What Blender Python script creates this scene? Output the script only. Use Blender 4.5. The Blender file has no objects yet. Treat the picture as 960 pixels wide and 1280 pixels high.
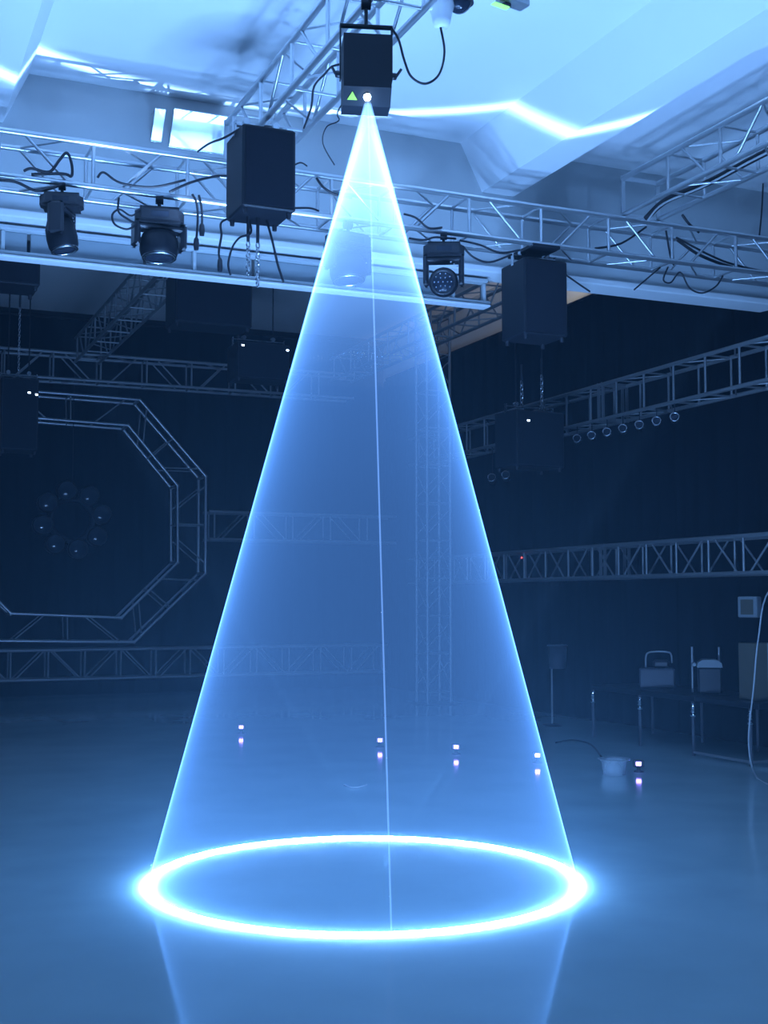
import bpy, math, random
from mathutils import Vector, Matrix, Quaternion
random.seed(7)
PI = math.pi
scn = bpy.context.scene
COL = scn.collection

# ------------------------------------------------------------------ camera
cam_d = bpy.data.cameras.new('camera')
cam_d.sensor_fit = 'VERTICAL'; cam_d.sensor_height = 36.0
cam_d.lens = 1560.0 / 1280.0 * 36.0
cam_d.clip_start = 0.05; cam_d.clip_end = 200
cam = bpy.data.objects.new('camera', cam_d); COL.objects.link(cam)
cam.location = (0, 0, 1.7)
cam.rotation_euler = (PI / 2 + math.atan(110 / 1560), 0, -math.radians(23.2))
scn.camera = cam

# ------------------------------------------------------------------ world: dark, filled with thin theatrical haze
LASER = (0.30, 0.54, 1.0)
w = bpy.data.worlds.new('world'); scn.world = w; w.use_nodes = True
wn = w.node_tree; wn.nodes.clear()
wo = wn.nodes.new('ShaderNodeOutputWorld')
wb = wn.nodes.new('ShaderNodeBackground'); wb.inputs[0].default_value = (0.02, 0.05, 0.12, 1); wb.inputs[1].default_value = 0.05
wv = wn.nodes.new('ShaderNodeVolumeScatter'); wv.inputs['Color'].default_value = (0.42, 0.74, 1, 1)
wv.inputs['Density'].default_value = 0.0040; wv.inputs['Anisotropy'].default_value = 0.6
w.cycles.homogeneous_volume = True
wn.links.new(wb.outputs[0], wo.inputs['Surface']); wn.links.new(wv.outputs[0], wo.inputs['Volume'])

# ------------------------------------------------------------------ colour management and sampling quality
scn.view_settings.view_transform = 'Standard'
scn.view_settings.look = 'None'
scn.view_settings.gamma = 1.0
scn.view_settings.use_curve_mapping = False
scn.view_settings.exposure = 0.0
scn.cycles.use_denoising = True
scn.cycles.use_adaptive_sampling = True
scn.cycles.adaptive_threshold = 0.07
scn.cycles.max_bounces = 4
scn.cycles.diffuse_bounces = 3
scn.cycles.glossy_bounces = 3
scn.cycles.transparent_max_bounces = 16
scn.cycles.volume_bounces = 0
scn.cycles.sample_clamp_indirect = 4.0

# laser geometry (metres)
APEX = Vector((2.94, 7.12, 4.87))
RING = Vector((2.95, 7.20, 0.0))
RING_R = 1.30

# added floor-level spot stands in for the laser's bounce, drawing the wider ceiling circle
bd = bpy.data.lights.new('laser_floor_bounce', 'SPOT')
bd.energy = 520.0; bd.color = LASER; bd.spot_size = math.radians(84); bd.spot_blend = 0.0; bd.shadow_soft_size = 0.0
bd.use_nodes = True
bn = bd.node_tree
em = [n for n in bn.nodes if n.type == 'EMISSION'][0]
tc = bn.nodes.new('ShaderNodeTexCoord'); sx = bn.nodes.new('ShaderNodeSeparateXYZ')
bn.links.new(tc.outputs['Normal'], sx.inputs[0])
def mth(op, a, b=None):
    n = bn.nodes.new('ShaderNodeMath'); n.operation = op
    for i, v in enumerate((a, b)):
        if v is None: continue
        if isinstance(v, (int, float)): n.inputs[i].default_value = v
        else: bn.links.new(v, n.inputs[i])
    return n.outputs[0]
rad = mth('SQRT', mth('ADD', mth('MULTIPLY', sx.outputs[0], sx.outputs[0]), mth('MULTIPLY', sx.outputs[1], sx.outputs[1])))
tan = mth('DIVIDE', rad, mth('MAXIMUM', mth('ABSOLUTE', sx.outputs[2]), 0.01))
dev = mth('DIVIDE', mth('SUBTRACT', tan, 0.615), 0.013)
gau = mth('POWER', 2.718, mth('MULTIPLY', mth('MULTIPLY', dev, dev), -1.0))
bn.links.new(mth('MULTIPLY', gau, 22.0), em.inputs['Strength'])
bl = bpy.data.objects.new('laser_floor_bounce', bd); COL.objects.link(bl)
bl.location = (3.1, 7.2, 0.06); bl.rotation_euler = (PI, 0, 0)

# ------------------------------------------------------------------ materials
MATS = {}
def mat(name, col, rough=0.6, metal=0.0, noise=0.0, nscale=6.0, bump=0.0, spec=0.5, emit=None, estr=0.0):
    m = bpy.data.materials.new(name); m.use_nodes = True
    nt = m.node_tree; b = nt.nodes['Principled BSDF']
    b.inputs['Base Color'].default_value = (*col, 1)
    b.inputs['Roughness'].default_value = rough; b.inputs['Metallic'].default_value = metal
    b.inputs['Specular IOR Level'].default_value = spec
    if noise or bump:
        t = nt.nodes.new('ShaderNodeTexCoord'); n = nt.nodes.new('ShaderNodeTexNoise')
        n.inputs['Scale'].default_value = nscale; n.inputs['Detail'].default_value = 5
        nt.links.new(t.outputs['Object'], n.inputs['Vector'])
        if noise:
            r = nt.nodes.new('ShaderNodeMapRange')
            r.inputs['To Min'].default_value = 1 - noise; r.inputs['To Max'].default_value = 1 + noise
            nt.links.new(n.outputs['Fac'], r.inputs['Value'])
            mx = nt.nodes.new('ShaderNodeVectorMath'); mx.operation = 'SCALE'
            mx.inputs[0].default_value = col; nt.links.new(r.outputs[0], mx.inputs['Scale'])
            nt.links.new(mx.outputs[0], b.inputs['Base Color'])
        if bump:
            bp = nt.nodes.new('ShaderNodeBump'); bp.inputs['Strength'].default_value = bump; bp.inputs['Distance'].default_value = 0.02
            nt.links.new(n.outputs['Fac'], bp.inputs['Height']); nt.links.new(bp.outputs[0], b.inputs['Normal'])
    if emit:
        b.inputs['Emission Color'].default_value = (*emit, 1); b.inputs['Emission Strength'].default_value = estr
    MATS[name] = m
    return m
mat('floor', (0.38, 0.52, 0.55), 0.10, 0.0, 0.18, 1.3, 0.012, 0.6)
mat('ceiling', (0.80, 0.82, 0.84), 0.75, 0.0, 0.03, 2.0)
mat('plaster', (0.50, 0.54, 0.56), 0.7, 0.0, 0.10, 1.5)
mat('pale_panel', (0.30, 0.35, 0.38), 0.55, 0.0, 0.08, 3.0)
mat('black_paint', (0.006, 0.007, 0.010), 0.9, 0.0, 0.2, 2.0)
mat('curtain', (0.004, 0.006, 0.010), 0.95, 0.0, 0.25, 3.0, 0.2, 0.05)
mat('aluminium', (0.66, 0.69, 0.72), 0.36, 0.9, 0.10, 9.0)
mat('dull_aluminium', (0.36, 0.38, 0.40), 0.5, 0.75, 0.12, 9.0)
mat('steel', (0.72, 0.74, 0.77), 0.25, 1.0)
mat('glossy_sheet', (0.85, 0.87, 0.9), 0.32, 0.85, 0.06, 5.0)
mat('black_metal', (0.009, 0.011, 0.016), 0.5, 0.0, 0.15, 14.0, 0.0, 0.3)
mat('black_cloth', (0.008, 0.010, 0.016), 0.9, 0.0, 0.15, 40.0, 0.1, 0.2)
mat('black_plastic', (0.022, 0.024, 0.030), 0.35, 0.0, 0.1, 10.0)
mat('rubber', (0.012, 0.014, 0.020), 0.55)
mat('grey_plastic', (0.07, 0.08, 0.10), 0.5, 0.0, 0.1, 8.0)
mat('pale_plastic', (0.24, 0.27, 0.29), 0.45, 0.0, 0.06, 8.0)
mat('white_plastic', (0.80, 0.82, 0.85), 0.4)
mat('card', (0.10, 0.09, 0.065), 0.85, 0.0, 0.12, 6.0)
mat('lime', (0.55, 0.95, 0.06), 0.5)
mat('lens_glass', (0.020, 0.026, 0.04), 0.12, 0.0, spec=0.35)
mat('chrome', (0.82, 0.84, 0.87), 0.12, 1.0)
mat('white_cable', (0.40, 0.42, 0.44), 0.5)
mat('led_white', (0.8, 0.85, 1.0), 0.4, emit=(0.55, 0.75, 1.0), estr=9.0)
mat('led_violet', (0.6, 0.5, 1.0), 0.4, emit=(0.28, 0.17, 1.0), estr=16.0)
mat('led_red', (0.9, 0.1, 0.1), 0.4, emit=(1.0, 0.06, 0.05), estr=5.0)
mat('led_green', (0.3, 0.9, 0.2), 0.4, emit=(0.30, 1.0, 0.12), estr=1.1)
mat('lamp_white', (0.9, 0.9, 0.9), 0.4, emit=(1.0, 0.86, 0.66), estr=28.0)
def clear_mat():
    m = bpy.data.materials.new('clear_plastic'); m.use_nodes = True; nt = m.node_tree; nt.nodes.clear()
    o = nt.nodes.new('ShaderNodeOutputMaterial'); mx = nt.nodes.new('ShaderNodeMixShader'); mx.inputs[0].default_value = 0.35
    t = nt.nodes.new('ShaderNodeBsdfTransparent'); g = nt.nodes.new('ShaderNodeBsdfPrincipled')
    g.inputs['Base Color'].default_value = (0.6, 0.68, 0.75, 1); g.inputs['Roughness'].default_value = 0.15
    nt.links.new(t.outputs[0], mx.inputs[1]); nt.links.new(g.outputs[0], mx.inputs[2]); nt.links.new(mx.outputs[0], o.inputs[0])
    MATS['clear_plastic'] = m
clear_mat()
def beam_mat(name, col, strength, solid=False):
    m = bpy.data.materials.new(name); m.use_nodes = True; nt = m.node_tree; nt.nodes.clear()
    o = nt.nodes.new('ShaderNodeOutputMaterial'); e = nt.nodes.new('ShaderNodeEmission')
    e.inputs[0].default_value = (*col, 1); e.inputs[1].default_value = strength
    nt.links.new(e.outputs[0], o.inputs['Surface' if solid else 'Volume']); m.cycles.homogeneous_volume = True
    MATS[name] = m
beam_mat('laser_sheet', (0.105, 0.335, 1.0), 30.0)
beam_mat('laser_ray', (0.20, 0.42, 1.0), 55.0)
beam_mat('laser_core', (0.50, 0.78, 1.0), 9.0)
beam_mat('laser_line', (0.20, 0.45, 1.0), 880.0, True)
beam_mat('laser_source', (0.45, 0.68, 1.0), 60.0, True)

# ------------------------------------------------------------------ mesh helpers
class MB:
    def __init__(s): s.v = []; s.f = []; s.sm = []
    def add(s, verts, faces, M=None, smooth=False):
        o = len(s.v)
        s.v += [tuple(M @ Vector(p)) if M is not None else tuple(p) for p in verts]
        s.f += [tuple(i + o for i in f) for f in faces]; s.sm += [smooth] * len(faces)
        return s
    def box(s, c, d, M=None, bev=0.0):
        x, y, z = (q / 2 for q in d)
        if bev <= 0:
            v = [(c[0] + a * x, c[1] + b * y, c[2] + e * z) for a in (-1, 1) for b in (-1, 1) for e in (-1, 1)]
            return s.add(v, [(0, 1, 3, 2), (4, 6, 7, 5), (0, 4, 5, 1), (2, 3, 7, 6), (0, 2, 6, 4), (1, 5, 7, 3)], M)
        b_ = min(bev, x * .9, y * .9, z * .9)
        def ring(px, py, k):
            return [(px - k, -py), (px, -py + k), (px, py - k), (px - k, py), (-px + k, py), (-px, py - k), (-px, -py + k), (-px + k, -py)]
        v = []
        for zz, i in ((-z, b_), (-z + b_, 0), (z - b_, 0), (z, b_)):
            v += [(c[0] + px, c[1] + py, c[2] + zz) for px, py in ring(x - i, y - i, b_)]
        f = [tuple(reversed(range(8))), tuple(range(24, 32))]
        for k in range(3):
            for j in range(8): f.append((k * 8 + j, k * 8 + (j + 1) % 8, k * 8 + 8 + (j + 1) % 8, k * 8 + 8 + j))
        return s.add(v, f, M)
    def lathe(s, prof, n=20, M=None, cap=True, smooth=True):
        v = []; f = []
        for r, z in prof: v += [(r * math.cos(2 * PI * i / n), r * math.sin(2 * PI * i / n), z) for i in range(n)]
        for k in range(len(prof) - 1):
            for i in range(n): f.append((k * n + i, k * n + (i + 1) % n, k * n + n + (i + 1) % n, k * n + n + i))
        s.add(v, f, M, smooth)
        if cap:
            s.add(v[:n], [tuple(reversed(range(n)))], M); s.add(v[-n:], [tuple(range(n))], M)
        return s
    def rod(s, p, q, r, n=8):
        p, q = Vector(p), Vector(q); d = q - p
        M = Matrix.Translation(p) @ d.to_track_quat('Z', 'Y').to_matrix().to_4x4()
        return s.lathe([(r, 0), (r, d.length)], n, M)
    def prism(s, poly, z0, z1, M=None):
        n = len(poly); v = [(x, y, z0) for x, y in poly] + [(x, y, z1) for x, y in poly]
        f = [tuple(reversed(range(n))), tuple(range(n, 2 * n))] + [(i, (i + 1) % n, n + (i + 1) % n, n + i) for i in range(n)]
        return s.add(v, f, M)
    def tube(s, pts, r, n=6, closed=False):
        P3 = [Vector(p) for p in pts]; N = len(P3); v = []; f = []
        prev = None
        for i, p in enumerate(P3):
            a = P3[(i - 1) % N] if (closed or i) else p
            b = P3[(i + 1) % N] if (closed or i < N - 1) else p
            t = (b - a).normalized()
            u = prev - t * prev.dot(t) if prev is not None else t.orthogonal()
            if u.length < 1e-6: u = t.orthogonal()
            u.normalize(); prev = u; k = t.cross(u)
            v += [tuple(p + (u * math.cos(2 * PI * j / n) + k * math.sin(2 * PI * j / n)) * r) for j in range(n)]
        for i in range(N if closed else N - 1):
            i2 = (i + 1) % N
            for j in range(n): f.append((i * n + j, i * n + (j + 1) % n, i2 * n + (j + 1) % n, i2 * n + j))
        if not closed: f += [tuple(reversed(range(n))), tuple(range((N - 1) * n, N * n))]
        return s.add(v, f, None, True)
    def mesh(s, name, m):
        me = bpy.data.meshes.new(name); me.from_pydata(s.v, [], s.f); me.update()
        me.polygons.foreach_set('use_smooth', s.sm)
        me.materials.append(MATS[m] if isinstance(m, str) else m)
        return me
    def build(s, name, m, parent=None, M=None):
        o = bpy.data.objects.new(name, s.mesh(name, m)); COL.objects.link(o)
        if parent is not None: o.parent = parent
        if M is not None: o.matrix_local = M
        return o
def tag(o, label=None, cat=None, group=None, kind=None):
    if label: o['label'] = label
    if cat: o['category'] = cat
    if group: o['group'] = group
    if kind: o['kind'] = kind
    return o
def thing(name, loc, rz=0.0, label=None, cat=None, group=None):
    o = bpy.data.objects.new(name, None); COL.objects.link(o)
    o.location = loc; o.rotation_euler = (0, 0, rz); o.empty_display_size = 0.1
    return tag(o, label, cat, group)
def struct(o): o['kind'] = 'structure'; return o
def smooth_path(pts, k=6):
    P3 = [Vector(p) for p in pts]; out = []
    for i in range(len(P3) - 1):
        a = P3[max(i - 1, 0)]; b = P3[i]; c = P3[i + 1]; d = P3[min(i + 2, len(P3) - 1)]
        for j in range(k):
            t = j / k
            out.append(0.5 * ((2 * b) + (c - a) * t + (2 * a - 5 * b + 4 * c - d) * t * t + (3 * b - a - 3 * c + d) * t ** 3))
    return out + [P3[-1]]
def cable(name, pts, r, label, m='rubber', cat='cable', plug=False):
    sp = smooth_path(pts)
    if not plug: return tag(MB().tube(sp, r).build(name, m), label, cat)
    t = thing(name, sp[-1], 0, label, cat)
    off = Matrix.Translation(-sp[-1])
    MB().tube([off @ p for p in sp], r).build('cord', m, t)
    MB().lathe([(r, 0.02), (r * 2.2, 0.0), (r * 2.6, -0.05), (r * 2.0, -0.09)], 10).build('plug', 'black_plastic', t)
    return t
TUBES = {}
def tube_mesh(m, n=10):
    if (m, n) not in TUBES: TUBES[(m, n)] = MB().lathe([(1, 0), (1, 1)], n).mesh('tube', m)
    return TUBES[(m, n)]
def bar(name, p, q, r, m, parent, n=10):
    """a straight tube from p to q in the parent's frame; all tubes of one material share a mesh"""
    o = bpy.data.objects.new(name, tube_mesh(m, n)); COL.objects.link(o); o.parent = parent
    p, q = Vector(p), Vector(q); d = q - p
    o.location = p; o.rotation_mode = 'QUATERNION'; o.rotation_quaternion = d.to_track_quat('Z', 'Y'); o.scale = (r, r, d.length)
    return o

# box truss running along local +X from 0 to L; section 0..wd in local Y, 0..ht in local Z
def truss(name, loc, rz, L, wd, ht, posts, label, group=None, cr=0.025, br=0.011, m='aluminium', flip=0, plates=(), diag=True):
    t = thing(name, loc, rz, label, 'truss', group)
    for y in (0, wd):
        for z in (0, ht): bar('chord', (0, y, z), (L, y, z), cr, m, t, 12)
    for x in posts:
        for y in (0, wd): bar('post', (x, y, 0), (x, y, ht), br * 1.25, m, t, 8)
        for z in (0, ht): bar('cross_strut', (x, 0, z), (x, wd, z), br, m, t, 8)
    for i in range(len(posts) - 1):
        a, b = posts[i], posts[i + 1]; c = (a + b) / 2; h = min((b - a) * 0.42, ht * 0.5)
        sg = 1 if (i + flip) % 2 else -1
        if diag:
          for y in (0, wd): bar('diagonal', (c - sg * h, y, ht), (c + sg * h, y, 0), br, m, t, 8)
        for z in (0, ht): bar('lacing', (c + sg * h, 0, z), (c - sg * h, wd, z), br * 0.8, m, t, 8)
    for x in plates:
        mb = MB()
        for (cy, cz, dy, dz) in ((wd / 2, -cr * .2, wd + 2 * cr, 0.045), (wd / 2, ht + cr * .2, wd + 2 * cr, 0.045), (0, ht / 2, 0.045, ht + 2 * cr), (wd, ht / 2, 0.045, ht + 2 * cr)):
            mb.box((x, cy, cz), (0.012, dy, dz))
        mb.build('end_plate', m, t)
    return t

# ------------------------------------------------------------------ room shell
XL, XR, YF, YB, YW = -3.0, 9.85, -4.0, 11.2, 23.0
ZC, ZB = 6.38, 6.95
struct(MB().box(((XL + XR) / 2, (YF + YW) / 2, -0.05), (XR - XL + .6, YW - YF + .6, 0.1)).build('floor', 'floor'))
struct(MB().box(((XL + XR) / 2, (YF + YB + .3) / 2, ZC + .06), (XR - XL + .6, YB + .3 - YF, 0.12)).build('ceiling', 'ceiling'))
struct(MB().box(((XL + XR) / 2, (YB + .3 + YW) / 2, ZB + .06), (XR - XL + .6, YW - YB - .3 + .3, 0.12)).build('ceiling', 'ceiling'))
struct(MB().box((XL - .06, (YF + YW) / 2, 3.5), (0.12, YW - YF + .4, 7.0)).build('wall_left', 'black_paint'))
wr = struct(MB().box((XR + .06, (YF + YW) / 2, 3.05), (0.12, YW - YF + .4, 6.1)).build('wall_right', 'black_paint'))
struct(MB().box((XR + .06, (YF + YW) / 2, 6.55), (0.12, YW - YF + .4, 0.9)).build('trim_3', 'plaster'))
struct(MB().box(((XL + XR) / 2, YW + .06, 3.5), (XR - XL + .4, 0.12, 7.0)).build('wall_back', 'black_paint'))
struct(MB().box(((XL + XR) / 2, YF - .06, 3.5), (XR - XL + .4, 0.12, 7.0)).build('wall_front', 'black_paint'))
# white bulkhead across the room, its lower lip a little proud
bk = struct(MB().box(((XL + XR) / 2, YB + .15, (5.12 + ZC) / 2), (XR - XL, 0.3, ZC - 5.12)).build('wall_bulkhead', 'plaster'))
MB().box(((XL + XR) / 2, YB + .13, 5.09), (XR - XL, 0.36, 0.07), bev=0.012).build('lower_lip', 'ceiling', bk)
# ceiling beams running to the bulkhead
def beam(name, prof):
    v = [(x, YF, z) for x, z in prof] + [(x, YB, z) for x, z in prof]; n = len(prof)
    f = [tuple(range(n)), tuple(reversed(range(n, 2 * n)))] + [(i, n + i, n + (i + 1) % n, (i + 1) % n) for i in range(n)]
    return struct(MB().add(v, f).build(name, 'ceiling'))
beam('trim_1', [(5.65, ZC + .01), (6.40, ZC + .01), (6.27, 5.90), (5.90, 5.90)])
beam('trim_2', [(0.40, ZC + .01), (1.36, ZC + .01), (1.14, 5.90), (0.72, 5.90)])

# black drapes along the back and the right wall
def drape(name, p, q, h, label, n):
    p, q = Vector(p), Vector(q); d = q - p; nrm = Vector((-d.y, d.x, 0)).normalized()
    t = thing(name, p, 0, label, 'curtain')
    wd = 1.0 / n
    for k in range(n):
        v = []; f = []; S = 24
        for i in range(S + 1):
            u = (k + i / S) * wd; a = 0.022 * math.sin(i / S * 2 * PI * 4) + 0.008 * math.sin(i * 2.3 + k)
            if i in (0, S): a = 0.0
            b = d * u + nrm * a
            for z in (0.02, h * .5, h): v.append((b.x, b.y, z))
        for i in range(S):
            for j in range(2): f.append((i * 3 + j, i * 3 + 3 + j, i * 3 + 4 + j, i * 3 + 1 + j))
        MB().add(v, f, None, True).build('drape_panel', 'curtain', t)
    mb = MB().rod(Vector((0, 0, h)), d + Vector((0, 0, h)), 0.02); mb.build('curtain_rail', 'black_metal', t)
    return t
drape('stage_curtain', (XL + .1, 22.85, 0), (XR - .2, 22.85, 0), 6.8, 'black stage curtain across the back wall behind the octagonal truss', 8)
drape('stage_curtain', (XR - .12, 22.6, 0), (XR - .12, 8.2, 0), 6.08, 'black pleated curtain along the right wall behind the two side trusses', 9)

# ------------------------------------------------------------------ laser: projector, light cone, circle on the floor
pj = thing('laser_projector', (2.95, 7.17, 4.83), -math.radians(17), 'black laser projector hanging from the overhead truss, shining the light cone', 'projector')
bx = [(-.15, -.06), (.15, -.06)]
prof = [(-.10, .095), (-.10, .44), (.13, .44), (.13, .0), (-.02, .0)]      # (y, z) side profile with slanted lower front
v = [(-.152, y, z) for y, z in prof] + [(.152, y, z) for y, z in prof]; n = len(prof)
MB().add(v, [tuple(range(n)), tuple(reversed(range(n, 2 * n)))] + [(i, n + i, n + (i + 1) % n, (i + 1) % n) for i in range(n)]).build('body', 'black_metal', pj)
mb = MB()
for x in (-.165, .165): mb.box((x, .02, .36), (.008, .045, .36))
mb.box((0, .02, .54), (.338, .045, .012)); mb.build('bracket', 'black_metal', pj)
for s_ in (-1, 1):
    k = MB().lathe([(.022, 0), (.022, .025), (.012, .03)], 12, Matrix.Translation((s_ * .169, .02, .22)) @ Matrix.Rotation(s_ * PI / 2, 4, 'Y')).build('bracket_knob', 'black_plastic', pj)
    MB().rod((s_ * .195, .02, .22), (s_ * .225, -.01, .26), .009).build('knob_lever', 'black_plastic', k)
nq = Vector((0, -.095, -.08)).normalized()
Ms = Matrix.Translation((-.095, -.062, .047)) @ Vector((0, -.095, -.08)).to_track_quat('Z', 'Y').to_matrix().to_4x4()
MB().prism([(-.032, -.024), (.032, -.024), (0, .03)], .0, .004, Ms).build('warning_label', 'lime', pj)['label'] = 'lime yellow warning triangle'
MB().lathe([(.026, -.005), (.026, .004), (.021, .006)], 16, Matrix.Translation((.0, -.062, .045)) @ nq.to_track_quat('Z', 'Y').to_matrix().to_4x4()).build('aperture_ring', 'black_plastic', pj)
MB().lathe([(.024, 0), (.022, .012), (.013, .022), (.001, .026)], 14, Matrix.Translation((.0, -.064, .043)) @ nq.to_track_quat('Z', 'Y').to_matrix().to_4x4()).build('aperture', 'laser_source', pj)['label'] = 'glaring white laser aperture'
mb = MB().lathe([(.035, -.03), (.035, .03)], 14, Matrix.Translation((.0, .02, .69)) @ Matrix.Rotation(PI / 2, 4, 'Y'), cap=True).rod((0, .02, .545), (0, .02, .66), .012)
mb.build('truss_clamp', 'black_metal', pj)
for x in (-.1, .02, .11): MB().lathe([(.012, 0), (.012, .02)], 10, Matrix.Translation((x, .06, .44))).build('rear_socket', 'black_plastic', pj)

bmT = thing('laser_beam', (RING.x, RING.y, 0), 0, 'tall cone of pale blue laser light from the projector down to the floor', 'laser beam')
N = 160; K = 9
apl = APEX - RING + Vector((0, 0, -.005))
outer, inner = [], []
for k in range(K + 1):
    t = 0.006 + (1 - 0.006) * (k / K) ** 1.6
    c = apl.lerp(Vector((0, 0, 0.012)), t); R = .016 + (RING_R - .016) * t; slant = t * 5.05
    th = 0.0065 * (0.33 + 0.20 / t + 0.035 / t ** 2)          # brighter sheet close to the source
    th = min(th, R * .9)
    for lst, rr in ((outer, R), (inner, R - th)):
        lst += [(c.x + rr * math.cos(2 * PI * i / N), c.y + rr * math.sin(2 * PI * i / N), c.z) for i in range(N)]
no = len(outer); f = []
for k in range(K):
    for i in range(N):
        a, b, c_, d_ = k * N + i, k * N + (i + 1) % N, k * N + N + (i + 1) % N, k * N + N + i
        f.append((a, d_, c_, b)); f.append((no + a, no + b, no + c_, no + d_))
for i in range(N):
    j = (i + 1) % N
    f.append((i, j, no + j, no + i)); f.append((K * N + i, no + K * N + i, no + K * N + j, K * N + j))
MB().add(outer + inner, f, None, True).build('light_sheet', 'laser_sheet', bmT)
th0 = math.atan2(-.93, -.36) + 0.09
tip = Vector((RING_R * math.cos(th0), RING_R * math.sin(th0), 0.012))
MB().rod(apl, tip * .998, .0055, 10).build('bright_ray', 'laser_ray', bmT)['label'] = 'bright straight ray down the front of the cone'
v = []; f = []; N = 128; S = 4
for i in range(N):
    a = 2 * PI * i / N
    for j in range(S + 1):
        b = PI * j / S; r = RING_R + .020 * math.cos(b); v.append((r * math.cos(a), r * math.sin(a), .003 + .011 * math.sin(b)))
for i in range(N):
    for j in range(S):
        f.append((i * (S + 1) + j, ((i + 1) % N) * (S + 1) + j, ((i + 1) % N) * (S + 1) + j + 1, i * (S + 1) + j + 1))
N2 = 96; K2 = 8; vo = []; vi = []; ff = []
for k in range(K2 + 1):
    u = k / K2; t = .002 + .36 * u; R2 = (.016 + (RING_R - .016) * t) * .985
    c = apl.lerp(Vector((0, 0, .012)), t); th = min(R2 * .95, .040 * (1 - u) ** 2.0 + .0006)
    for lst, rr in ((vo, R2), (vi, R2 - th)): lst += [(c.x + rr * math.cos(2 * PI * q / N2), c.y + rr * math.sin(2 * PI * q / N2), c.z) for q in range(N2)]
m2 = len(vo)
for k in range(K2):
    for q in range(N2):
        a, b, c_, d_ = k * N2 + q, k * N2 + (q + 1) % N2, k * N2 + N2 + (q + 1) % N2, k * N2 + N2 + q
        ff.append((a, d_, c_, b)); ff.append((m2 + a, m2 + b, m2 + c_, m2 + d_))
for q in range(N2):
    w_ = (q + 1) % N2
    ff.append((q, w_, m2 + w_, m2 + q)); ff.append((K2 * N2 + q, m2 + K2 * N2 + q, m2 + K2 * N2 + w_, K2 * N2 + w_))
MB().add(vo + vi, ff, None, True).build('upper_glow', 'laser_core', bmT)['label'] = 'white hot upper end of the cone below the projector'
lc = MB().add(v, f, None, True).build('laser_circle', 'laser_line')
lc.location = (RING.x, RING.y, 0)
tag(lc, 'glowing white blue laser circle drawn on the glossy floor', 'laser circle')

# ------------------------------------------------------------------ overhead trusses
tp = [-2.6, -1.8, -1.0, -.2, .6, 1.02, 1.78, 2.58, 3.2, 3.9, 4.52, 5.29, 6.07, 6.84, 7.6, 8.4, 9.2]
truss('cross_truss', (XL + .1, 10.3, 5.13), 0, XR - XL - .3, .37, .37, [x - XL - .1 for x in tp],
      'long aluminium box truss crossing the room in front of the white bulkhead', cr=0.027, br=0.013, flip=0)
dp = [.15 + .775 * i for i in range(16)]
truss('overhead_truss', (3.36, -1.5, 5.56), PI / 2, 12.0, .38, .37, [x for x in dp if x < 11.9],
      'aluminium box truss overhead that carries the laser projector', cr=0.026, br=0.013, plates=(0.0, 12.0))
truss('overhead_truss', (7.47, -1.5, 5.56), PI / 2, 11.85, .42, .37, [x + .1 for x in dp if x < 11.6],
      'aluminium box truss overhead at the upper right with a black cable bundle inside', cr=0.027, br=0.013, flip=1, plates=(0.0, 11.85))
# trusses over the dark back zone
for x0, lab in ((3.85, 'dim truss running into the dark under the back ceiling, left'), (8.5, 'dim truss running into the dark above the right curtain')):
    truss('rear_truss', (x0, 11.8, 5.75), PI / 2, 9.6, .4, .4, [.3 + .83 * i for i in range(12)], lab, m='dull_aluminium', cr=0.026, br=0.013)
# side trusses along the right wall
sp_ = [.2 + .62 * i for i in range(20)]
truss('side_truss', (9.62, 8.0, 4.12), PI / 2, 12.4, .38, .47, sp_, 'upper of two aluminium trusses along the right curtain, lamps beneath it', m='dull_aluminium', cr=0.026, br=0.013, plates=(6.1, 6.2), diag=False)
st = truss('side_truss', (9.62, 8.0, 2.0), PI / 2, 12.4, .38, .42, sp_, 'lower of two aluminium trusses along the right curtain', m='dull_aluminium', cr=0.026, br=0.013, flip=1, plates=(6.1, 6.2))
MB().box((8.30, .40, .33), (.02, .012, .02)).build('indicator', 'led_red', st)['label'] = 'tiny red indicator light'
# back set
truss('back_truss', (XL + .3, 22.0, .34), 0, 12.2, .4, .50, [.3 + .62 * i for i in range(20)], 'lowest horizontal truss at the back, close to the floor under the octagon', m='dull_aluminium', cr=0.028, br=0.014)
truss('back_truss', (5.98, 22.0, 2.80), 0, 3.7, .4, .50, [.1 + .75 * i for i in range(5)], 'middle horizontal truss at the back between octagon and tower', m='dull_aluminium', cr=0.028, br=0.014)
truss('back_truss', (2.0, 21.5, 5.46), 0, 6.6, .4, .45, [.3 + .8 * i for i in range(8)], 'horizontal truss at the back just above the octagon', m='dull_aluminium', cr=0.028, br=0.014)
tw = thing('tower_truss', (8.70, 18.5, 0), 0, 'upright truss tower at the back seen through the light cone', 'truss')
for x in (0, .42):
    for y in (0, .42): bar('chord', (x, y, .02), (x, y, 6.5), .026, 'dull_aluminium', tw)
for i in range(11):
    z = .2 + i * .62
    for a, b in (((0, 0), (.42, 0)), ((0, .42), (.42, .42)), ((0, 0), (0, .42)), ((.42, 0), (.42, .42))):
        bar('rung', (*a, z), (*b, z), .013, 'dull_aluminium', tw, 8)
        if i < 10: bar('diagonal', (*a, z + .1), (*b, z + .52), .011, 'dull_aluminium', tw, 8)
MB().box((.21, .21, .01), (.7, .7, .02)).build('base_plate', 'black_metal', tw)

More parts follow.
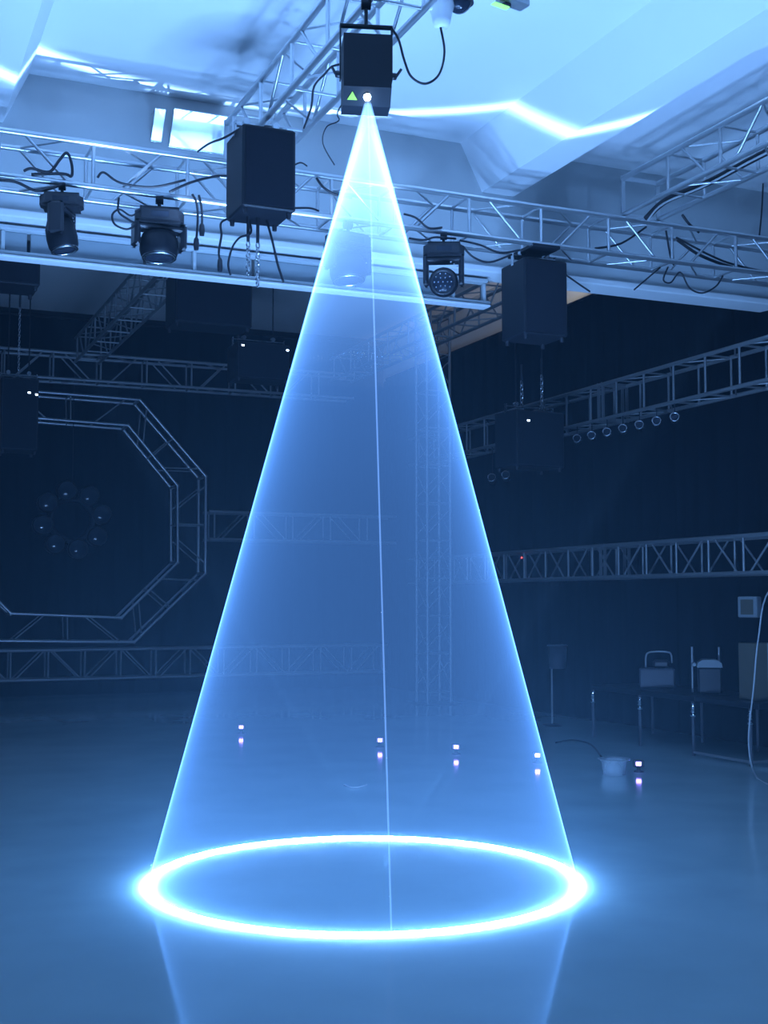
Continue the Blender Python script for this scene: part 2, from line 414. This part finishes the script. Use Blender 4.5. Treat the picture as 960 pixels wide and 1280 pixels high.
# octagonal truss ring
oc = thing('octagon_truss', (3.6, 22.0, .86), 0, 'large octagonal truss ring standing at the back left', 'truss')
I_ = [(5.39, 22.00, 3.75), (5.41, 22.00, 2.37), (4.42, 22.00, 1.39), (2.55, 22.00, 1.47), (1.63, 22.00, 2.39), (1.60, 22.00, 3.68), (2.48, 22.00, 4.84), (4.49, 22.00, 4.79)]
O_ = [(5.91, 22.00, 3.94), (5.92, 22.00, 2.18), (4.65, 22.00, 0.96), (2.35, 22.00, 1.01), (1.20, 22.00, 2.20), (1.16, 22.00, 3.83), (2.26, 22.00, 5.30), (4.69, 22.00, 5.26)]
oo = Vector(oc.location)
I_ = [Vector(p) - oo for p in I_]; O_ = [Vector(p) - oo for p in O_]
for dy in (0, .5):
    D = Vector((0, dy, 0))
    for i in range(8):
        j = (i + 1) % 8
        bar('chord', I_[i] + D, I_[j] + D, .027, 'aluminium', oc); bar('chord', O_[i] + D, O_[j] + D, .027, 'aluminium', oc)
        for t in (.3, .7):
            bar('diagonal', I_[i].lerp(I_[j], t) + D, O_[i].lerp(O_[j], .5 + (t - .5) * 2.0) + D, .013, 'dull_aluminium', oc, 8)
        bar('strut', I_[i].lerp(I_[j], .5) + D, O_[i].lerp(O_[j], .5) + D, .014, 'dull_aluminium', oc, 8)
for i in range(8):
    D = Vector((0, .5, 0)); j = (i + 1) % 8
    for A in (I_, O_):
        bar('cross_strut', A[i].lerp(A[j], .5), A[i].lerp(A[j], .5) + D, .012, 'dull_aluminium', oc, 8)
        bar('joint', A[i], A[i] + D, .03, 'aluminium', oc, 10)
fl = thing('lamp_flower', (3.60, 22.40, 3.11), 0, 'dim round flower of lamps hanging inside the octagonal truss', 'lamp')
MB().lathe([(.32, -.08), (.42, -.08), (.42, .08), (.32, .08), (.32, -.08)], 24, Matrix.Rotation(PI / 2, 4, 'X'), cap=False).build('hub_ring', 'black_metal', fl)
for i in range(8):
    a = 2 * PI * i / 8 + .2
    pl = MB().lathe([(.10, -.12), (.17, -.1), (.18, .1), (.15, .13)], 16, Matrix.Translation((.52 * math.cos(a), 0, .52 * math.sin(a))) @ Matrix.Rotation(PI / 2, 4, 'X')).build('lamp_petal', 'black_plastic', fl)
    MB().lathe([(.145, .131), (.13, .14), (.02, .145)], 16, Matrix.Translation((.52 * math.cos(a), 0, .52 * math.sin(a))) @ Matrix.Rotation(PI / 2, 4, 'X')).build('lens', 'lens_glass', pl)
bar('drop_wire', (0, 0, .4), (0, 0, 3.0), .006, 'black_metal', fl, 6)

# hanging framed panel under the bulkhead
hf = thing('valance', (.9, 11.36, 4.74), 0, 'long white valance in rails hanging below the bulkhead, ending open at its right end', 'valance')
def xr(o0, o1, z0, z1, y, d, name, m): return MB().box(((o0 + o1) / 2, y, (z0 + z1) / 2), (o1 - o0, d, z1 - z0), bev=.006).build(name, m, hf)
xr(-1.6, 5.15, .02, .055, 0, .10, 'bottom_rail', 'plaster'); xr(-1.6, 5.12, .245, .285, 0, .12, 'top_rail', 'plaster')
xr(-1.6, 5.14, -.01, .012, 0, .16, 'rail_lip', 'ceiling')
for i in range(6):
    a = -1.6 + i * 1.05; xr(a + .02, a + 1.04, .056, .244, .03, .02, 'infill_panel', 'pale_panel')
for x in (-1.6, .26, 2.0, 3.6, 4.72, 5.08): xr(x, x + .035, .056, .244, 0, .05, 'upright', 'plaster')

# ------------------------------------------------------------------ black cabinets
def cabinet(loc, rz, W, D, H, label, hang=0.12, feet=True, group=None, leds=(), up=None, bridge=False):
    t = thing('hanging_cabinet', loc, rz, label, 'cabinet', group)
    MB().box((0, D / 2, H / 2), (W, D, H), bev=.012).build('body', 'black_metal', t)
    MB().box((0, -.004, H / 2), (W - .05, .012, H - .05)).build('front_grille', 'black_cloth', t)
    mb = MB()
    for x in (-W / 2 + .004, W / 2 - .004): mb.box((x, D / 2, H + hang * .25), (.01, .05, hang * .5 + .06))
    mb.box((0, D / 2, H + hang * .5), (W, .05, .012)); mb.build('bracket', 'steel', t)
    for x in (-W * .28, W * .28): MB().lathe([(.03, -.025), (.03, .025)], 12, Matrix.Translation((x, D / 2, H + hang * .5 + .035)) @ Matrix.Rotation(PI / 2, 4, 'X')).build('truss_clamp', 'steel', t)
    if feet:
        for x in (-W / 2 + .04, W / 2 - .04):
            for y in (.05, D - .05): MB().lathe([(.022, 0), (.018, -.045)], 12, Matrix.Translation((x, y, 0))).build('foot', 'rubber', t)
    if bridge: MB().box((0, D / 2, H + hang * .5 + .055), (.30, .50, .03)).build('mount_bar', 'black_metal', t)
    if up:
        for x in (-W * .28, W * .28): bar('hanging_rod', (x, D / 2, H + hang * .5), (x, D / 2, up - loc[2]), .009, 'black_metal', t, 6)
    for lx, lz in leds: MB().box((lx, -.013, lz), (.035, .008, .02)).build('indicator', 'led_white', t)
    return t
cabinet((2.96, 9.2, 4.77), 0, .44, .46, .66, 'large black cabinet hanging left of the laser cone, under the projector truss', .13)
cabinet((6.10, 10.27, 4.24), 0, .48, .46, .74, 'large black cabinet hanging from the cross truss right of the cone', .14, bridge=True)
cabinet((1.35, 13.0, 4.92), 0, .75, .5, .45, 'black cabinet behind the bulkhead at the left edge', .14, up=6.95)
cabinet((3.95, 14.4, 5.00), 0, .95, .5, .62, 'wide black cabinet in the dark behind the second moving light', .14, leds=(), up=6.95)
cabinet((5.15, 16.2, 4.72), 0, .75, .5, .50, 'black cabinet with a white indicator under the dim back truss', .14, leds=((-.3, .44), (.34, .42)), up=6.95)
cabinet((2.1, 17.6, 3.75), 0, .50, .45, 1.0, 'tall dark cabinet hanging on a chain at the left edge', .14, leds=((.12, .80), (.22, .78)), up=6.95)
cabinet((8.1, 13.8, 3.40), .1, .75, .5, .72, 'dark cabinet on shackles in front of the upper side truss', .14, leds=((-.2, .58),), up=6.95)

# ------------------------------------------------------------------ moving head lights under the cross truss
def moving_head(loc, rz, pan, tilt, label, sc=1.0, short=False, leds=0, group='moving head lights under the cross truss'):
    t = thing('moving_head', loc, rz, label, 'stage light', group); t.scale = (sc, sc, sc)
    MB().lathe([(.036, -.03), (.036, .03)], 14, Matrix.Rotation(PI / 2, 4, 'Y')).rod((0, 0, -.03), (0, 0, -.09), .014).build('truss_clamp', 'black_metal', t)
    MB().box((0, 0, -.065), (.30, .05, .014)).build('mount_bar', 'black_metal', t)
    b = MB().prism([(-.19, -.05), (-.14, -.13), (.14, -.13), (.19, -.05), (.19, .05), (.14, .13), (-.14, .13), (-.19, .05)], -.19, -.11)
    b.prism([(-.15, -.09), (.15, -.09), (.15, .09), (-.15, .09)], -.11, -.085)
    b.prism([(-.16, -.10), (.16, -.10), (.16, .10), (-.16, .10)], -.215, -.19)
    bs = b.build('base', 'black_plastic', t)
    MB().box((0, -.132, -.15), (.14, .006, .045)).build('display_panel', 'lens_glass', bs)
    Z = Matrix.Rotation(pan, 4, 'Z')
    ay = .11 if short else .19; hz = -.25 - ay; ax = .185 if short else .165
    MB().box((0, 0, -.235), (2 * ax, .15, .045), Z, bev=.014).build('yoke', 'black_plastic', t)
    for s_ in (-1, 1):
        MB().box((s_ * ax, 0, -.235 - ay / 2), (.05, .15, ay + .10), Z, bev=.022).build('yoke_arm', 'black_plastic', t)
    M = Z @ Matrix.Translation((0, 0, hz)) @ Matrix.Rotation(tilt, 4, 'X')
    if short: pr = [(.06, .10), (.13, .08), (.15, .03), (.152, -.05), (.14, -.09), (.13, -.10)]
    else: pr = [(.05, .15), (.105, .13), (.132, .06), (.138, -.03), (.132, -.11), (.118, -.14)]
    r1, z1 = pr[-1]
    h = MB().lathe(pr, 24, M).build('head', 'black_metal', t)
    MB().lathe([(r1, z1 + .01), (r1 + .004, z1 - .012), (r1 - .02, z1 - .018), (r1 - .022, z1 - .006)], 24, M, cap=False).build('lens_ring', 'black_plastic' if leds else 'steel', h)
    MB().lathe([(r1 - .022, z1 - .009), (r1 * .6, z1 - .02), (r1 * .2, z1 - .026), (.001, z1 - .027)], 20, M, cap=False).build('lens', 'lens_glass', h)
    for k in range(leds):
        ring = 0 if k == 0 else (1 if k < 7 else 2); a = k * 2 * PI / (6 if ring < 2 else 10); r = (0, .042, .078)[ring]
        MB().lathe([(.010, z1 - .012), (.009, z1 - .026), (.004, z1 - .030)], 8, M @ Matrix.Translation((r * math.cos(a), r * math.sin(a), 0))).build('led', 'steel', h)
    for k in range(3): MB().box((.03 * (k - 1) + .10, -.078, -.27 - .02 * k), (.012, .006, .012), Z).build('indicator', 'steel', t)
    return t
moving_head((1.53, 10.3, 5.10), -.25, 1.35, -.22, 'moving head light leftmost under the cross truss', .92)
moving_head((2.34, 10.3, 5.09), -.2, .25, -.10, 'squat moving light beside the hanging cabinet, lens facing straight down', 1.08, True)
moving_head((4.06, 10.3, 5.08), .2, .10, -.12, 'moving light seen through the laser cone, lens ring facing down', 1.1, True)
moving_head((5.02, 10.3, 5.09), -.40, -.10, -1.35, 'moving head light right of the cone with dotted lens toward the room', 1.0, False, 17)

# ------------------------------------------------------------------ ceiling camera and green lit sign at the top
cm = thing('dome_camera', (3.50, 7.2, 5.47), 0, 'white dome camera fixed beside the projector truss at the top', 'camera')
MB().lathe([(.02, 0), (.05, .005), (.062, .05), (.07, .10), (.085, .14), (.085, .24), (.06, .26)], 20).build('body', 'white_plastic', cm)
MB().lathe([(.085, -.03), (.09, 0), (.07, .05), (.03, .075), (.001, .08)], 20, Matrix.Translation((.12, -.02, .20)) @ Matrix.Rotation(2.6, 4, 'X')).build('dome', 'lens_glass', cm)
MB().lathe([(.098, -.05), (.098, .01)], 20, Matrix.Translation((.12, -.02, .23))).build('dome_collar', 'black_plastic', cm)
bar('arm', (-.14, 0, .11), (-.05, 0, .13), .018, 'white_plastic', cm)
sg = thing('exit_sign', (4.47, 8.16, 6.225), .2, 'grey ceiling sign box with a green lit strip at the top', 'sign')
MB().box((.12, 0, .10), (.26, .12, .09), bev=.01).build('housing', 'dull_aluminium', sg)
MB().box((-.02, -.02, .0), (.15, .05, .012), bev=.003).build('lit_strip', 'led_green', sg)
MB().box((.06, 0, .035), (.06, .03, .03)).build('mount', 'black_plastic', sg)
MB().box((.12, 0, .148), (.10, .08, .024)).build('ceiling_plate', 'steel', sg)

# ------------------------------------------------------------------ lamps under the upper side truss
for i, (px, lab) in enumerate(((0, 'first'), (1, 'second'), (2, 'third'), (3, 'fourth'), (4, 'fifth'), (5, 'sixth'), (6, 'seventh'))):
    y = 14.72 - i * .37
    t = thing('spot_lamp', (9.22, y, 3.92), math.radians(-38), lab + ' small round spot lamp in the row under the side truss, counted from the cone', 'lamp', 'round spot lamps under the side truss')
    M = Matrix.Rotation(PI / 2 - .1, 4, 'X')
    MB().lathe([(.03, -.12), (.05, -.1), (.058, .04)], 16, M).build('can', 'black_metal', t)
    MB().lathe([(.058, .03), (.062, .05), (.046, .055), (.044, .045)], 16, M, cap=False).build('rim', 'chrome', t)
    MB().lathe([(.045, .046), (.02, .052), (.001, .053)], 14, M, cap=False).build('lens', 'lens_glass', t)
    MB().box((0, .03, .10), (.012, .03, .16)).build('hanger', 'black_metal', t)
for x_, y_, nm in ((9.24, 17.25, 'left'), (9.24, 16.8, 'right')):
    t = thing('spot_lamp', (x_, y_, 3.60), math.radians(-35), nm + ' of two dim spot lamps in the dark beside the cone edge', 'lamp')
    MB().lathe([(.03, -.12), (.06, -.1), (.07, .04)], 16, Matrix.Rotation(PI / 2 - .3, 4, 'X')).build('can', 'black_metal', t)
    MB().lathe([(.07, .03), (.074, .05), (.055, .055)], 16, Matrix.Rotation(PI / 2 - .3, 4, 'X'), cap=False).build('rim', 'steel', t)
    MB().box((0, .03, .30), (.012, .03, .55)).build('hanger', 'black_metal', t)

# ------------------------------------------------------------------ floor lights
spots = [(4.66, 15.5), (5.71, 13.44), (6.22, 12.49), (6.67, 11.49), (7.25, 10.51)]
names = ['leftmost violet floor light, farthest from the camera', 'second violet floor light, just left of the bright ray', 'third violet floor light, right of the bright ray',
         'fourth violet floor light, at the right edge of the cone', 'nearest violet floor light, beside the clear plastic tub']
for (x, y), lab in zip(spots, names):
    t = thing('floor_light', (x, y, 0), math.atan2(-x, y), lab, 'floor light', 'violet floor lights')
    MB().lathe([(.05, .0), (.05, .012), (.02, .02), (.018, .05)], 14).build('base', 'black_plastic', t)
    MB().box((0, 0, .085), (.11, .07, .075), bev=.01).build('housing', 'black_plastic', t)
    MB().box((0, -.037, .085), (.05, .01, .036), bev=.003).build('lens', 'led_violet', t)

# ------------------------------------------------------------------ things on the right
dk = thing('stage_deck', (8.65, 11.9, 0), 0, 'dark low stage deck on slim metal legs at the right', 'platform')
for i in range(3):
    y = -1.55 + i * 1.05
    MB().box((.40, y + .5, .61), (.90, 1.03, .06), bev=.006).build('deck_board', 'black_metal', dk)
for y in (-1.5, -.55, .45, 1.45):
    for x in (-.1, .78):
        lg = bar('leg', (x, y, .0), (x, y, .585), .018, 'grey_plastic', dk)
    MB().lathe([(.012, 0), (.03, .01), (.03, .03), (.018, .045), (.03, .06), (.018, .08), (.03, .095), (.018, .115), (.028, .13), (.012, .15)], 10, Matrix.Translation((-.1, y, .42))).build('leg_clamp', 'chrome', dk)
bar('foot_rail', (-.1, -1.5, .04), (.78, -1.5, .04), .016, 'dull_aluminium', dk)
bar('foot_rail', (-.1, -1.5, .04), (-.1, -.55, .04), .014, 'dull_aluminium', dk)

def dk_at(x, y, z=.636): return Vector((8.65 + x, 11.9 + y, z + .006))
eq = thing('equipment_case', dk_at(.36, .75), math.radians(-35), 'grey equipment case with an arched tube handle on the stage deck', 'case')
MB().box((0, 0, .12), (.42, .30, .24), bev=.02).build('body', 'grey_plastic', eq)
MB().box((.05, -.02, .29), (.20, .18, .10), bev=.03).build('lid_hump', 'black_plastic', eq)
MB().tube(smooth_path([(-.13, 0, .22), (-.13, 0, .36), (-.10, 0, .42), (.0, 0, .435), (.13, 0, .43), (.17, 0, .40), (.18, 0, .30)]), .011, 8).build('handle', 'dull_aluminium', eq)
fm = thing('haze_machine', dk_at(.36, -.25), math.radians(-35), 'dark machine with a pale rounded cap on the stage deck', 'machine')
MB().box((0, 0, .15), (.26, .30, .30), bev=.02).build('body', 'black_plastic', fm)
MB().prism([(-.14, 0), (.14, 0), (.13, .05), (.08, .085), (-.08, .085), (-.13, .05)], -.15, .15, Matrix.Translation((0, 0, .30)) @ Matrix.Rotation(PI / 2, 4, 'X')).build('cap', 'pale_plastic', fm)
MB().lathe([(.02, 0), (.028, .02), (.02, .05)], 12, Matrix.Translation((-.17, -.05, .33)) @ Matrix.Rotation(PI / 2, 4, 'X')).build('knob', 'pale_plastic', fm)
for x in (-.18, .12): bar('upright', (x, .17, .0), (x, .17, .52), .014, 'dull_aluminium', fm, 8)
bn_ = thing('plastic_bin', (8.90, 14.77, 0.77), math.radians(-30), 'small grey plastic tub on a thin stand right of the cone edge', 'tub')
MB().lathe([(.11, 0), (.13, .30), (.14, .30), (.14, .32), (.12, .32)], 16).build('tub', 'grey_plastic', bn_)
bar('stand_pole', (-.08, 0, -bn_.location.z), (-.08, 0, 0), .014, 'dull_aluminium', bn_, 8)
MB().lathe([(.14, 0), (.13, .02), (.02, .03)], 16, Matrix.Translation((-.08, 0, -bn_.location.z))).build('stand_base', 'black_metal', bn_)
eb = thing('switch_box', (9.45, 11.47, 1.50), -PI / 2 + .25, 'pale wall switch box at the right edge', 'box')
MB().box((0, 0, .12), (.26, .10, .24), bev=.01).build('housing', 'pale_plastic', eb)
MB().box((.0, -.052, .12), (.17, .008, .17), bev=.002).build('cover', 'card', eb)
MB().box((0, .13, .12), (.12, .18, .06)).build('wall_mount', 'black_metal', eb)
cb = thing('cardboard_box', dk_at(.34, -1.18), math.radians(-10), 'brown cardboard box standing on the deck at the right edge', 'box')
MB().box((0, 0, .30), (.40, .30, .60), bev=.004).build('carton', 'card', cb)
MB().box((0, -.152, .36), (.06, .004, .5)).build('tape', 'pale_plastic', cb)
cable('white_cord', [(9.25, 10.25, 2.0), (8.41, 9.90, 1.80), (8.17, 9.80, 1.31), (8.02, 9.70, 0.86), (7.87, 9.60, 0.45), (7.80, 9.50, 0.21), (8.02, 9.68, 0.01), (7.81, 9.26, 0.01)], .008, 'white cord hanging down to the floor at the right edge', 'white_cable')

tub = thing('clear_tub', (6.93, 10.46, 0), .3, 'clear plastic tub lying on the floor beside the nearest floor light', 'tub')
MB().lathe([(.11, .0), (.13, .13), (.155, .14), (.155, .15), (.128, .145), (.105, .012)], 20, cap=False).build('wall', 'clear_plastic', tub)
MB().lathe([(.11, .001), (.11, .01)], 20).build('bottom', 'clear_plastic', tub)
MB().tube([(.155 * math.cos(a * PI / 12), .155 * math.sin(a * PI / 12), .15) for a in range(24)], .006, 6, True).build('rim', 'pale_plastic', tub)
cable('floor_cable', [(7.78, 12.97, 0.01), (8.09, 13.11, 0.01), (8.07, 12.67, 0.01), (7.52, 11.59, 0.01)], .010, 'thin black cable curving on the floor right of the cone')
cable('cord_scrap', [(4.23, 10.80, 0.01), (4.23, 10.64, 0.01), (4.30, 10.61, 0.01), (4.42, 10.71, 0.01)], .007, 'short white cord scrap lying on the floor inside the cone', 'white_cable', 'cord')

# added sheets tilted to mirror the laser circle, standing in for bounce light patches
def bounce_patch(x0, x1, z0, z1, lab):
    t = thing('bounce_patch_reflector', ((x0 + x1) / 2, YB - .012, z0), 0, lab, 'added reflector')
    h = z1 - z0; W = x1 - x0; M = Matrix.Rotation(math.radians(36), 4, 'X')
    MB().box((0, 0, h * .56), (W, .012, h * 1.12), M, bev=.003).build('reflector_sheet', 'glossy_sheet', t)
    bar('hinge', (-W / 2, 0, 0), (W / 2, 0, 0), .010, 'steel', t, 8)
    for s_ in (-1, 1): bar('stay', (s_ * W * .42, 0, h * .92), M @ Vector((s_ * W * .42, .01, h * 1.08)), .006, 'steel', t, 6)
bounce_patch(2.62, 3.14, 5.90, 6.22, 'wide added sheet standing in for a laser light patch on the bulkhead left of the projector truss')
bounce_patch(2.45, 2.55, 5.93, 6.20, 'narrow added strip standing in for a laser light patch on the bulkhead left of the wide sheet')

# ------------------------------------------------------------------ cables and chains
cable('projector_cable', [(3.14, 7.20, 5.40), (3.19, 7.20, 5.33), (3.23, 7.20, 5.20), (3.28, 7.20, 5.10), (3.38, 7.20, 5.07), (3.48, 7.20, 5.15), (3.52, 7.20, 5.31), (3.49, 7.20, 5.48)], .008, 'black cable looping from the projector to the dome camera')
cable('truss_cable', [(2.93, 7.50, 5.25), (2.88, 7.60, 5.26), (2.90, 7.80, 5.29), (2.97, 8.20, 5.37), (3.09, 8.60, 5.38), (3.14, 8.90, 5.34)], .008, 'black cable drooping along the projector truss')
cable('truss_cable', [(3.36, 8.0, 5.55), (3.09, 8.00, 5.16), (3.16, 8.20, 5.15), (3.14, 8.40, 5.17), (3.15, 8.50, 5.08), (3.28, 8.60, 4.97)], .005, 'thin cable dangling left of the cone top')
cable('cabinet_cable', [(2.64, 10.20, 5.52), (2.66, 9.90, 5.49), (2.70, 9.60, 5.44), (2.75, 9.30, 5.42)], .010, 'black cable leaving the top of the left hanging cabinet')
cable('fixture_cable', [(1.22, 10.28, 5.18), (1.28, 10.28, 5.21), (1.42, 10.28, 5.20), (1.50, 10.28, 5.31), (1.56, 10.28, 5.38), (1.60, 10.28, 5.29), (1.60, 10.28, 5.19), (1.53, 10.28, 5.20), (1.28, 10.28, 5.16)], .012, 'arched black cable above the leftmost moving light')
cable('fixture_cable', [(1.03, 10.25, 5.07), (1.16, 10.25, 5.07), (1.31, 10.25, 5.02), (1.42, 10.25, 5.05), (1.54, 10.25, 5.11)], .012, 'black cable along the chord at the left edge')
cable('fixture_cable', [(1.81, 10.26, 5.20), (1.86, 10.26, 5.25), (2.00, 10.26, 5.18), (2.27, 10.26, 5.18), (2.55, 10.26, 5.28)], .011, 'wavy black cable inside the truss above the squat moving light')
cable('fixture_cable', [(2.41, 10.24, 5.15), (2.60, 10.24, 5.26), (2.81, 10.24, 5.34), (2.96, 10.24, 5.36)], .011, 'black cable rising behind the left hanging cabinet')
cable('fixture_cable', [(1.98, 10.22, 5.04), (1.98, 10.22, 4.92), (2.07, 10.22, 4.86), (2.12, 10.22, 4.83), (2.05, 10.22, 4.78), (1.95, 10.22, 4.81), (1.93, 10.22, 4.89), (1.99, 10.22, 4.94), (2.09, 10.22, 4.90), (2.19, 10.22, 4.99)], .009, 'coiled black cable left of the squat moving light')
cable('fixture_cable', [(2.61, 10.25, 5.16), (2.65, 10.25, 5.08), (2.66, 10.25, 4.94), (2.65, 10.25, 4.77)], .010, 'first plugged power lead hanging right of the squat moving light', plug=True)
cable('fixture_cable', [(2.66, 10.22, 5.15), (2.68, 10.22, 5.07), (2.69, 10.22, 4.97), (2.69, 10.22, 4.89)], .010, 'shorter plugged power lead hanging right of the squat moving light', plug=True)
cable('cabinet_cable', [(2.77, 9.6, 4.79), (2.67, 9.55, 4.72), (2.66, 9.50, 4.60), (2.64, 9.50, 4.47), (2.65, 9.50, 4.40)], .009, 'plugged lead dangling from the left corner of the hanging cabinet', plug=True)
cable('cabinet_cable', [(2.88, 9.5, 4.79), (2.89, 9.45, 4.64), (2.78, 9.40, 4.57), (2.72, 9.40, 4.48), (2.69, 9.40, 4.35), (2.71, 9.40, 4.26)], .009, 'black lead bowing left below the hanging cabinet')
cable('cabinet_cable', [(3.03, 9.5, 4.79), (3.05, 9.45, 4.66), (3.06, 9.40, 4.55), (3.10, 9.40, 4.39), (3.15, 9.40, 4.25)], .010, 'black lead slanting right below the hanging cabinet')
cable('cabinet_cable', [(3.17, 9.4, 5.17), (3.28, 9.40, 5.25), (3.38, 9.50, 5.27)], .007, 'short black wire on the right side of the hanging cabinet')
cable('cabinet_cable', [(3.17, 9.55, 4.90), (3.50, 9.80, 5.02), (3.63, 9.90, 5.04)], .009, 'black cable leaving the hanging cabinet to the right')
cable('fixture_cable', [(3.74, 10.26, 5.46), (3.81, 10.26, 5.38), (3.93, 10.26, 5.33), (4.08, 10.26, 5.32)], .011, 'black cable in the truss crossing the left side of the cone')
def chain(px_pts_top, n, r, label, name='hoist_chain'):
    top = Vector(px_pts_top); t = thing(name, top, 0, label, 'chain')
    bar('sleeve', (0, 0, 0), (0, 0, -.22), .014, 'rubber', t, 8)
    lk = MB().tube([(r * .55 * math.cos(a * PI / 6), 0, r * math.sin(a * PI / 6)) for a in range(12)], r * .22, 5, True).mesh('link', 'steel')
    for i in range(n):
        o = bpy.data.objects.new('link', lk); COL.objects.link(o); o.parent = t
        o.location = (0, 0, -.22 - r * 1.6 * (i + .5)); o.rotation_euler = (0, 0, PI / 2 * (i % 2) + .3)
    return t
chain((2.87, 9.46, 4.785), 6, .028, 'left chain under the hanging cabinet')
chain((2.95, 9.46, 4.785), 8, .028, 'right chain under the hanging cabinet')
chain((2.1, 17.825, 6.0), 26, .024, 'chain carrying the tall dark cabinet at the left edge')
chain((7.95, 14.02, 4.75), 6, .035, 'left shackle chain above the dark cabinet by the side truss')
chain((8.25, 14.02, 4.85), 8, .035, 'right shackle chain above the dark cabinet by the side truss')
for k, pts in enumerate((
    [(4.60, 10.27, 5.24), (4.72, 10.27, 5.22), (4.85, 10.27, 5.14), (4.99, 10.27, 5.16)],
    [(5.16, 10.24, 5.05), (5.37, 10.24, 5.03), (5.58, 10.24, 4.98), (5.80, 10.24, 5.03)],
    [(5.18, 10.22, 4.99), (5.29, 10.22, 4.90), (5.46, 10.22, 4.87), (5.70, 10.22, 4.97)],
    [(4.64, 10.24, 5.01), (4.79, 10.24, 5.01), (4.91, 10.24, 5.05), (5.12, 10.24, 5.06)])):
    cable('fixture_cable', pts, .010, ['black cable beside the cone above the dotted moving light', 'upper of two cables from the dotted moving light to the cabinet', 'lower of two cables from the dotted moving light to the cabinet', 'black cable along the chord above the dotted moving light'][k])
cable('truss_cable', [(6.33, 10.4, 4.93), (6.52, 10.40, 4.83), (6.68, 10.40, 4.75)], .009, 'black wire trailing right from the right hanging cabinet')
for k, (a, b) in enumerate((((744, 312), (806, 284)), ((832, 290), (842, 330)), ((845, 296), (960, 340)))):
    pa, pb = [(6.70, 10.33, 5.17), (7.55, 10.33, 5.45), (7.69, 10.35, 5.40)][k], [(7.31, 10.33, 5.46), (7.64, 10.33, 5.10), (8.86, 10.35, 5.16)][k]
    m_ = (Vector(pa) + Vector(pb)) / 2 + Vector((0, 0, -.06))
    cable('truss_cable', [pa, m_, pb], .011, ['black cable slanting inside the cross truss at right', 'black cable dropping beside a truss post at right', 'black cable running along the cross truss to the right edge'][k])
cable('truss_cable', [(7.71, 10.36, 5.38), (7.94, 10.36, 5.27), (8.16, 10.36, 5.21), (8.40, 10.36, 5.17)], .016, 'thick black cable bundle lying in the cross truss at right')
cable('truss_cable', [(7.27, 10.50, 4.85), (7.44, 10.50, 4.99), (7.60, 10.50, 5.12)], .009, 'thin blue black cable slanting below the cross truss at right')
cable('truss_cable', [(7.62, 10.40, 5.10), (7.56, 10.40, 4.96), (7.65, 10.40, 4.94), (7.77, 10.40, 5.06), (7.88, 10.40, 4.91), (8.04, 10.40, 4.87), (8.22, 10.40, 4.96), (8.31, 10.40, 5.08)], .009, 'black cable looping in two swags below the cross truss at right')
cable('cable_bundle', [(7.22, 10.2, 5.50), (7.25, 9.9, 5.60), (7.30, 9.3, 5.60), (7.28, 8.4, 5.61), (7.30, 7.0, 5.60), (7.28, 5.5, 5.61)], .034, 'thick black cable bundle lying in the upper right truss')
cable('white_cord', [(7.20, 10.15, 5.46), (7.21, 9.9, 5.56), (7.25, 9.3, 5.56), (7.22, 8.4, 5.57), (7.25, 7.0, 5.56)], .010, 'pale cord along the cable bundle in the upper right truss', 'white_cable')
cable('truss_cable', [(7.73, 10.30, 5.63), (7.82, 10.30, 5.54), (7.94, 10.30, 5.47)], .014, 'short black cable drooping where the upper right truss ends')
cable('truss_cable', [(9.29, 10.90, 6.35), (9.26, 10.90, 6.02), (9.22, 10.90, 5.74)], .010, 'black vertical cable in front of the bulkhead at the right edge')

# ------------------------------------------------------------------ warm lamp added out of view behind the bulkhead to light the wall strip
wl = thing('added_warm_light', (9.45, 12.1, 6.45), 0, 'small warm lamp added out of view behind the bulkhead to light the strip above the right curtain', 'added light')
MB().lathe([(.04, -.10), (.07, -.08), (.085, .06), (.08, .06), (.065, -.07)], 16, Matrix.Rotation(-PI / 2, 4, 'X'), cap=False).build('shade', 'black_metal', wl)
bar('stem', (0, 0, .08), (0, 0, .50), .012, 'black_metal', wl, 8)
ld = bpy.data.lights.new('added_warm_spot', 'SPOT'); ld.energy = 2200.0; ld.color = (1.0, 0.86, 0.68); ld.spot_size = math.radians(13); ld.spot_blend = 0.5; ld.shadow_soft_size = 0.05
lo = bpy.data.objects.new('added_warm_spot', ld); COL.objects.link(lo); lo.parent = wl; lo.location = (0, .07, 0)
lo.rotation_euler = (PI / 2, 0, -math.radians(4.5))
